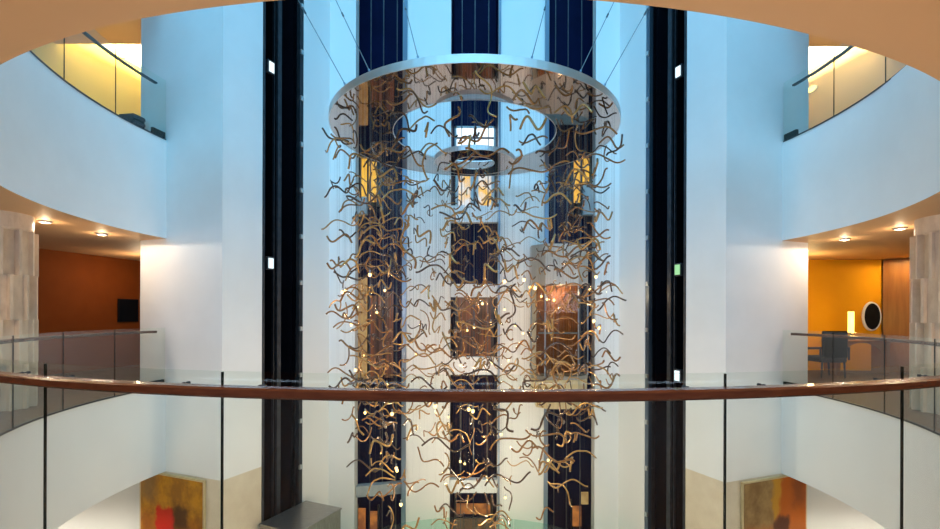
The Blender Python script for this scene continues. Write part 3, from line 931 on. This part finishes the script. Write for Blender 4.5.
# --- wavy tubes: a few kinds of centre line, each a mesh shared by its copies
def make_path(kind, rng):
    L = rng.uniform(0.32, 0.60)
    n = 22
    amp = rng.uniform(0.045, 0.085)
    cyc = rng.choice((0.8, 1.0, 1.15, 1.3))
    ph = rng.uniform(0, 2 * PI)
    lat = rng.uniform(0.02, 0.07)
    ph2 = rng.uniform(0, 2 * PI)
    pts = []
    for i in range(n):
        tt = i / (n - 1)
        x = (tt - 0.5) * L
        z = amp * math.sin(2 * PI * cyc * tt + ph) * (0.6 + 0.6 * abs(tt - 0.5) * 2)
        y = lat * math.sin(2 * PI * 0.7 * tt + ph2)
        pts.append(Vector((x, y, z)))
    c = sum(pts, Vector()) / n
    return [p - c for p in pts]

def tube_bm(bm, path, r, n=8):
    T = [(path[min(i + 1, len(path) - 1)] - path[max(i - 1, 0)]).normalized() for i in range(len(path))]
    u = T[0].orthogonal().normalized()
    rings = []
    for p, tt in zip(path, T):
        u = (u - tt * u.dot(tt)).normalized()
        v = tt.cross(u)
        rings.append([bm.verts.new(p + (u * math.cos(2 * PI * k / n) + v * math.sin(2 * PI * k / n)) * r) for k in range(n)])
    for A, B in zip(rings, rings[1:]):
        for k in range(n):
            f = bm.faces.new((A[k], A[(k + 1) % n], B[(k + 1) % n], B[k])); f.smooth = True
    bm.faces.new(rings[0][::-1]); bm.faces.new(rings[-1])

rng = random.Random(21)
KINDS = []
for k in range(18):
    path = make_path(k, rng)
    r = rng.uniform(0.010, 0.0155)
    cname, m = TUBE_MATS[(0, 2, 1, 2, 0, 1)[k % 6]]
    bm = bmesh.new(); tube_bm(bm, path, r)
    me = bpy.data.meshes.new('wavy_glass_tube')
    bmesh.ops.recalc_face_normals(bm, faces=bm.faces[:])
    bm.to_mesh(me); bm.free(); me.materials.append(m)
    KINDS.append((path, r, cname, m, me))

def z_bottom(r):
    if r < 0.7:
        return -3.9
    return 0.40 - (2.25 - r) * 3.0

def wire_top(r):
    return ZR - 0.002 if r > 1.0 else 3.848

placed = []
grid = {}
def key(p): return (int(p.x // 0.25), int(p.y // 0.25), int(p.z // 0.25))
wcols, pcols = {}, {}                      # wires and tube points by plan cell
def k2(x, y): return (int(x // 0.1), int(y // 0.1))
def wire_clear(h, top, d=0.024):
    k = k2(h.x, h.y)
    for dx in (-1, 0, 1):
        for dy in (-1, 0, 1):
            for q in pcols.get((k[0] + dx, k[1] + dy), ()):
                if h.z - 0.02 < q.z < top and (q.xy - h.xy).length < d:
                    return False
            for q, t_ in wcols.get((k[0] + dx, k[1] + dy), ()):
                if (q.xy - h.xy).length < 0.006:
                    return False
    return True
def tube_under_wire(pts, d=0.024):
    for p in pts:
        k = k2(p.x, p.y)
        for dx in (-1, 0, 1):
            for dy in (-1, 0, 1):
                for q, t_ in wcols.get((k[0] + dx, k[1] + dy), ()):
                    if q.z - 0.02 < p.z < t_ and (q.xy - p.xy).length < d:
                        return True
    return False
def register(pts, h, top):
    for p in pts:
        pcols.setdefault(k2(p.x, p.y), []).append(p)
    wcols.setdefault(k2(h.x, h.y), []).append((h, top))
def top_of(h):
    rr = (h.xy - Vector((0, C0))).length
    return ZR - 0.001 if rr > 1.0 else 3.849
def clear(pts, dmin):
    for p in pts:
        k = key(p)
        for dx in (-1, 0, 1):
            for dy in (-1, 0, 1):
                for dz in (-1, 0, 1):
                    for q in grid.get((k[0] + dx, k[1] + dy, k[2] + dz), ()):
                        if (p - q).length < dmin:
                            return False
    return True

N_TUBES = 860
tries = 0
while len(placed) < N_TUBES and tries < 120000:
    tries += 1
    if rng.random() < 0.21:
        r = rng.uniform(0.36, 0.62)
    else:
        r = math.sqrt(rng.uniform(1.36 ** 2, 2.24 ** 2))
    th = rng.uniform(0, 2 * PI)
    zt = wire_top(r) - 0.12
    z = rng.uniform(max(z_bottom(r), -4.0), zt)
    ki = rng.randrange(len(KINDS))
    path, rad, cname, m, me = KINDS[ki]
    yaw = rng.uniform(0, 2 * PI)
    tilt = rng.gauss(0, 0.22)
    if rng.random() < 0.06:
        tilt = rng.choice((-1, 1)) * rng.uniform(0.9, 1.4)
    Mx = Matrix.Rotation(yaw, 4, 'Z') @ Matrix.Rotation(tilt, 4, 'Y')
    c = Vector((r * math.cos(th), C0 + r * math.sin(th), z))
    pts = [c + Mx @ p for p in path]
    if max(p.z for p in pts) > zt + 0.08:
        continue
    if max((p.xy - Vector((0, C0))).length for p in pts) > 2.42:
        continue
    if not clear(pts[::2], 0.075):
        continue
    hi = max(range(6, 16), key=lambda i: path[i].z)         # hung from near its middle
    rr = (pts[hi].xy - Vector((0, C0))).length
    if not (0.345 < rr < 0.64 or 1.345 < rr < 2.28):
        continue
    fine = [pts[i].lerp(pts[i + 1], f) for i in range(len(pts) - 1) for f in (0.0, 0.5)] + [pts[-1]]
    if tube_under_wire(fine) or not wire_clear(pts[hi], top_of(pts[hi])):
        continue
    register(fine, pts[hi], top_of(pts[hi]))
    for p in pts[::2]:
        grid.setdefault(key(p), []).append(p)
    placed.append((c, Mx, ki, pts[hi]))

def zone(c):
    px = CX + c.x / c.y * F_PX
    py = HY - (c.z - EYE) / c.y * F_PX
    xs = [(355, 'the far left pier'), (402, 'the left lift bay'), (450, 'the inner left pier'), (498, 'the middle lift bay'),
          (548, 'the inner right pier'), (595, 'the right lift bay'), (9999, 'the far right pier')]
    ys = [(175, 'close under the mirrored ring'), (235, 'high in the sculpture'), (300, 'at mid sculpture'), (388, 'just above the handrail'),
          (460, 'below the handrail'), (9999, 'near the bottom edge')]
    bx = next(n for v, n in xs if px < v)
    by = next(n for v, n in ys if py < v)
    return bx, by

order = sorted(range(len(placed)), key=lambda i: placed[i][0].y)
wires = {}
def wire_mesh(h):
    k = round(h, 1)
    if k not in wires:
        bm = bmesh.new(); bar(bm, (0, 0, 0), (0, 0, 1), 0.00055, 4)
        me = bpy.data.meshes.new('hanging_wire'); bm.to_mesh(me); bm.free(); me.materials.append(M['wire'])
        wires[k] = me
    return wires[k]
far_bm = [bmesh.new() for _ in TUBE_MATS]
rest = bmesh.new()
for rank, i in enumerate(order):
    c, Mx, ki, hang = placed[i]
    path, rad, cname, m, me = KINDS[ki]
    top = top_of(hang)
    h = top - hang.z
    if rank < 296:
        o = bpy.data.objects.new('wavy_glass_tube', me)
        o.matrix_world = Matrix.Translation(c) @ Mx
        COL.objects.link(o)
        bx, by = zone(c)
        tag(o, '%s wavy glass tube %s before %s' % (cname, by, bx), 'glass tube', 'wavy glass tubes of the hanging sculpture')
        w = bpy.data.objects.new('hanging_wire', wire_mesh(h))
        COL.objects.link(w)
        w.parent = o
        w.matrix_parent_inverse = (Matrix.Translation(c) @ Mx).inverted()
        w.location = hang
        w.scale = (1, 1, max(0.02, h))
    else:
        bi = [t_[1] for t_ in TUBE_MATS].index(m)
        n0 = len(rest.faces)
        tube_bm(rest, [c + Mx @ p for p in path], rad, 6)
        bar(rest, hang, (hang.x, hang.y, max(top, hang.z + 0.02)), 0.00055, 4)
        rest.faces.ensure_lookup_table()
        for f in rest.faces[n0:]:
            f.material_index = bi
o = link('wavy_glass_tubing', rest, [t_[1] for t_ in TUBE_MATS])
tag(o, 'mass of brown wavy glass tubes on the far side of the hanging sculpture', 'glass tubes')
o['kind'] = 'stuff'

# --- points of light among the tubes
bm = bmesh.new(); lathe(bm, [(0, -0.026), (0.014, -0.021), (0.023, 0.0), (0.015, 0.016), (0, 0.022)], 12)
bulb_me = bpy.data.meshes.new('bulb'); bm.to_mesh(bulb_me); bm.free(); bulb_me.materials.append(M['led'])
bm = bmesh.new(); lathe(bm, [(0, 0.018), (0.011, 0.018), (0.011, 0.06), (0, 0.06)], 10)
sock_me = bpy.data.meshes.new('socket'); bm.to_mesh(sock_me); bm.free(); sock_me.materials.append(M['steel'])
cnt = 0
tries = 0
while cnt < 50 and tries < 20000:
    tries += 1
    r = rng.uniform(0.36, 0.62) if rng.random() < 0.2 else math.sqrt(rng.uniform(1.36 ** 2, 2.2 ** 2))
    th = rng.uniform(0, 2 * PI)
    z = rng.uniform(max(-3.3, z_bottom(r) - 0.1), 2.0)
    c = Vector((r * math.cos(th), C0 + r * math.sin(th), z))
    if not clear([c], 0.12) or tube_under_wire([c], 0.04) or not wire_clear(c, wire_top(r), 0.026):
        continue
    register([c], c, wire_top(r))
    grid.setdefault(key(c), []).append(c)
    bx, by = zone(c)
    t = thing('pendant_light', 'tiny warm hanging light %s before %s' % (by, bx), 'pendant light', c, 'points of light in the hanging sculpture')
    for nm, me in (('bulb', bulb_me), ('socket', sock_me)):
        q = bpy.data.objects.new(nm, me); COL.objects.link(q); q.parent = t
    point_light('led_glow', (c.x, c.y, c.z - 0.045), 1.6, (1.0, 0.66, 0.32), 0.012)
    h = wire_top(r) - z
    w = bpy.data.objects.new('hanging_wire', wire_mesh(h)); COL.objects.link(w); w.parent = t
    w.location = (0, 0, 0.05); w.scale = (1, 1, h - 0.05)
    cnt += 1
print('tubes', len(placed), 'lights', cnt)
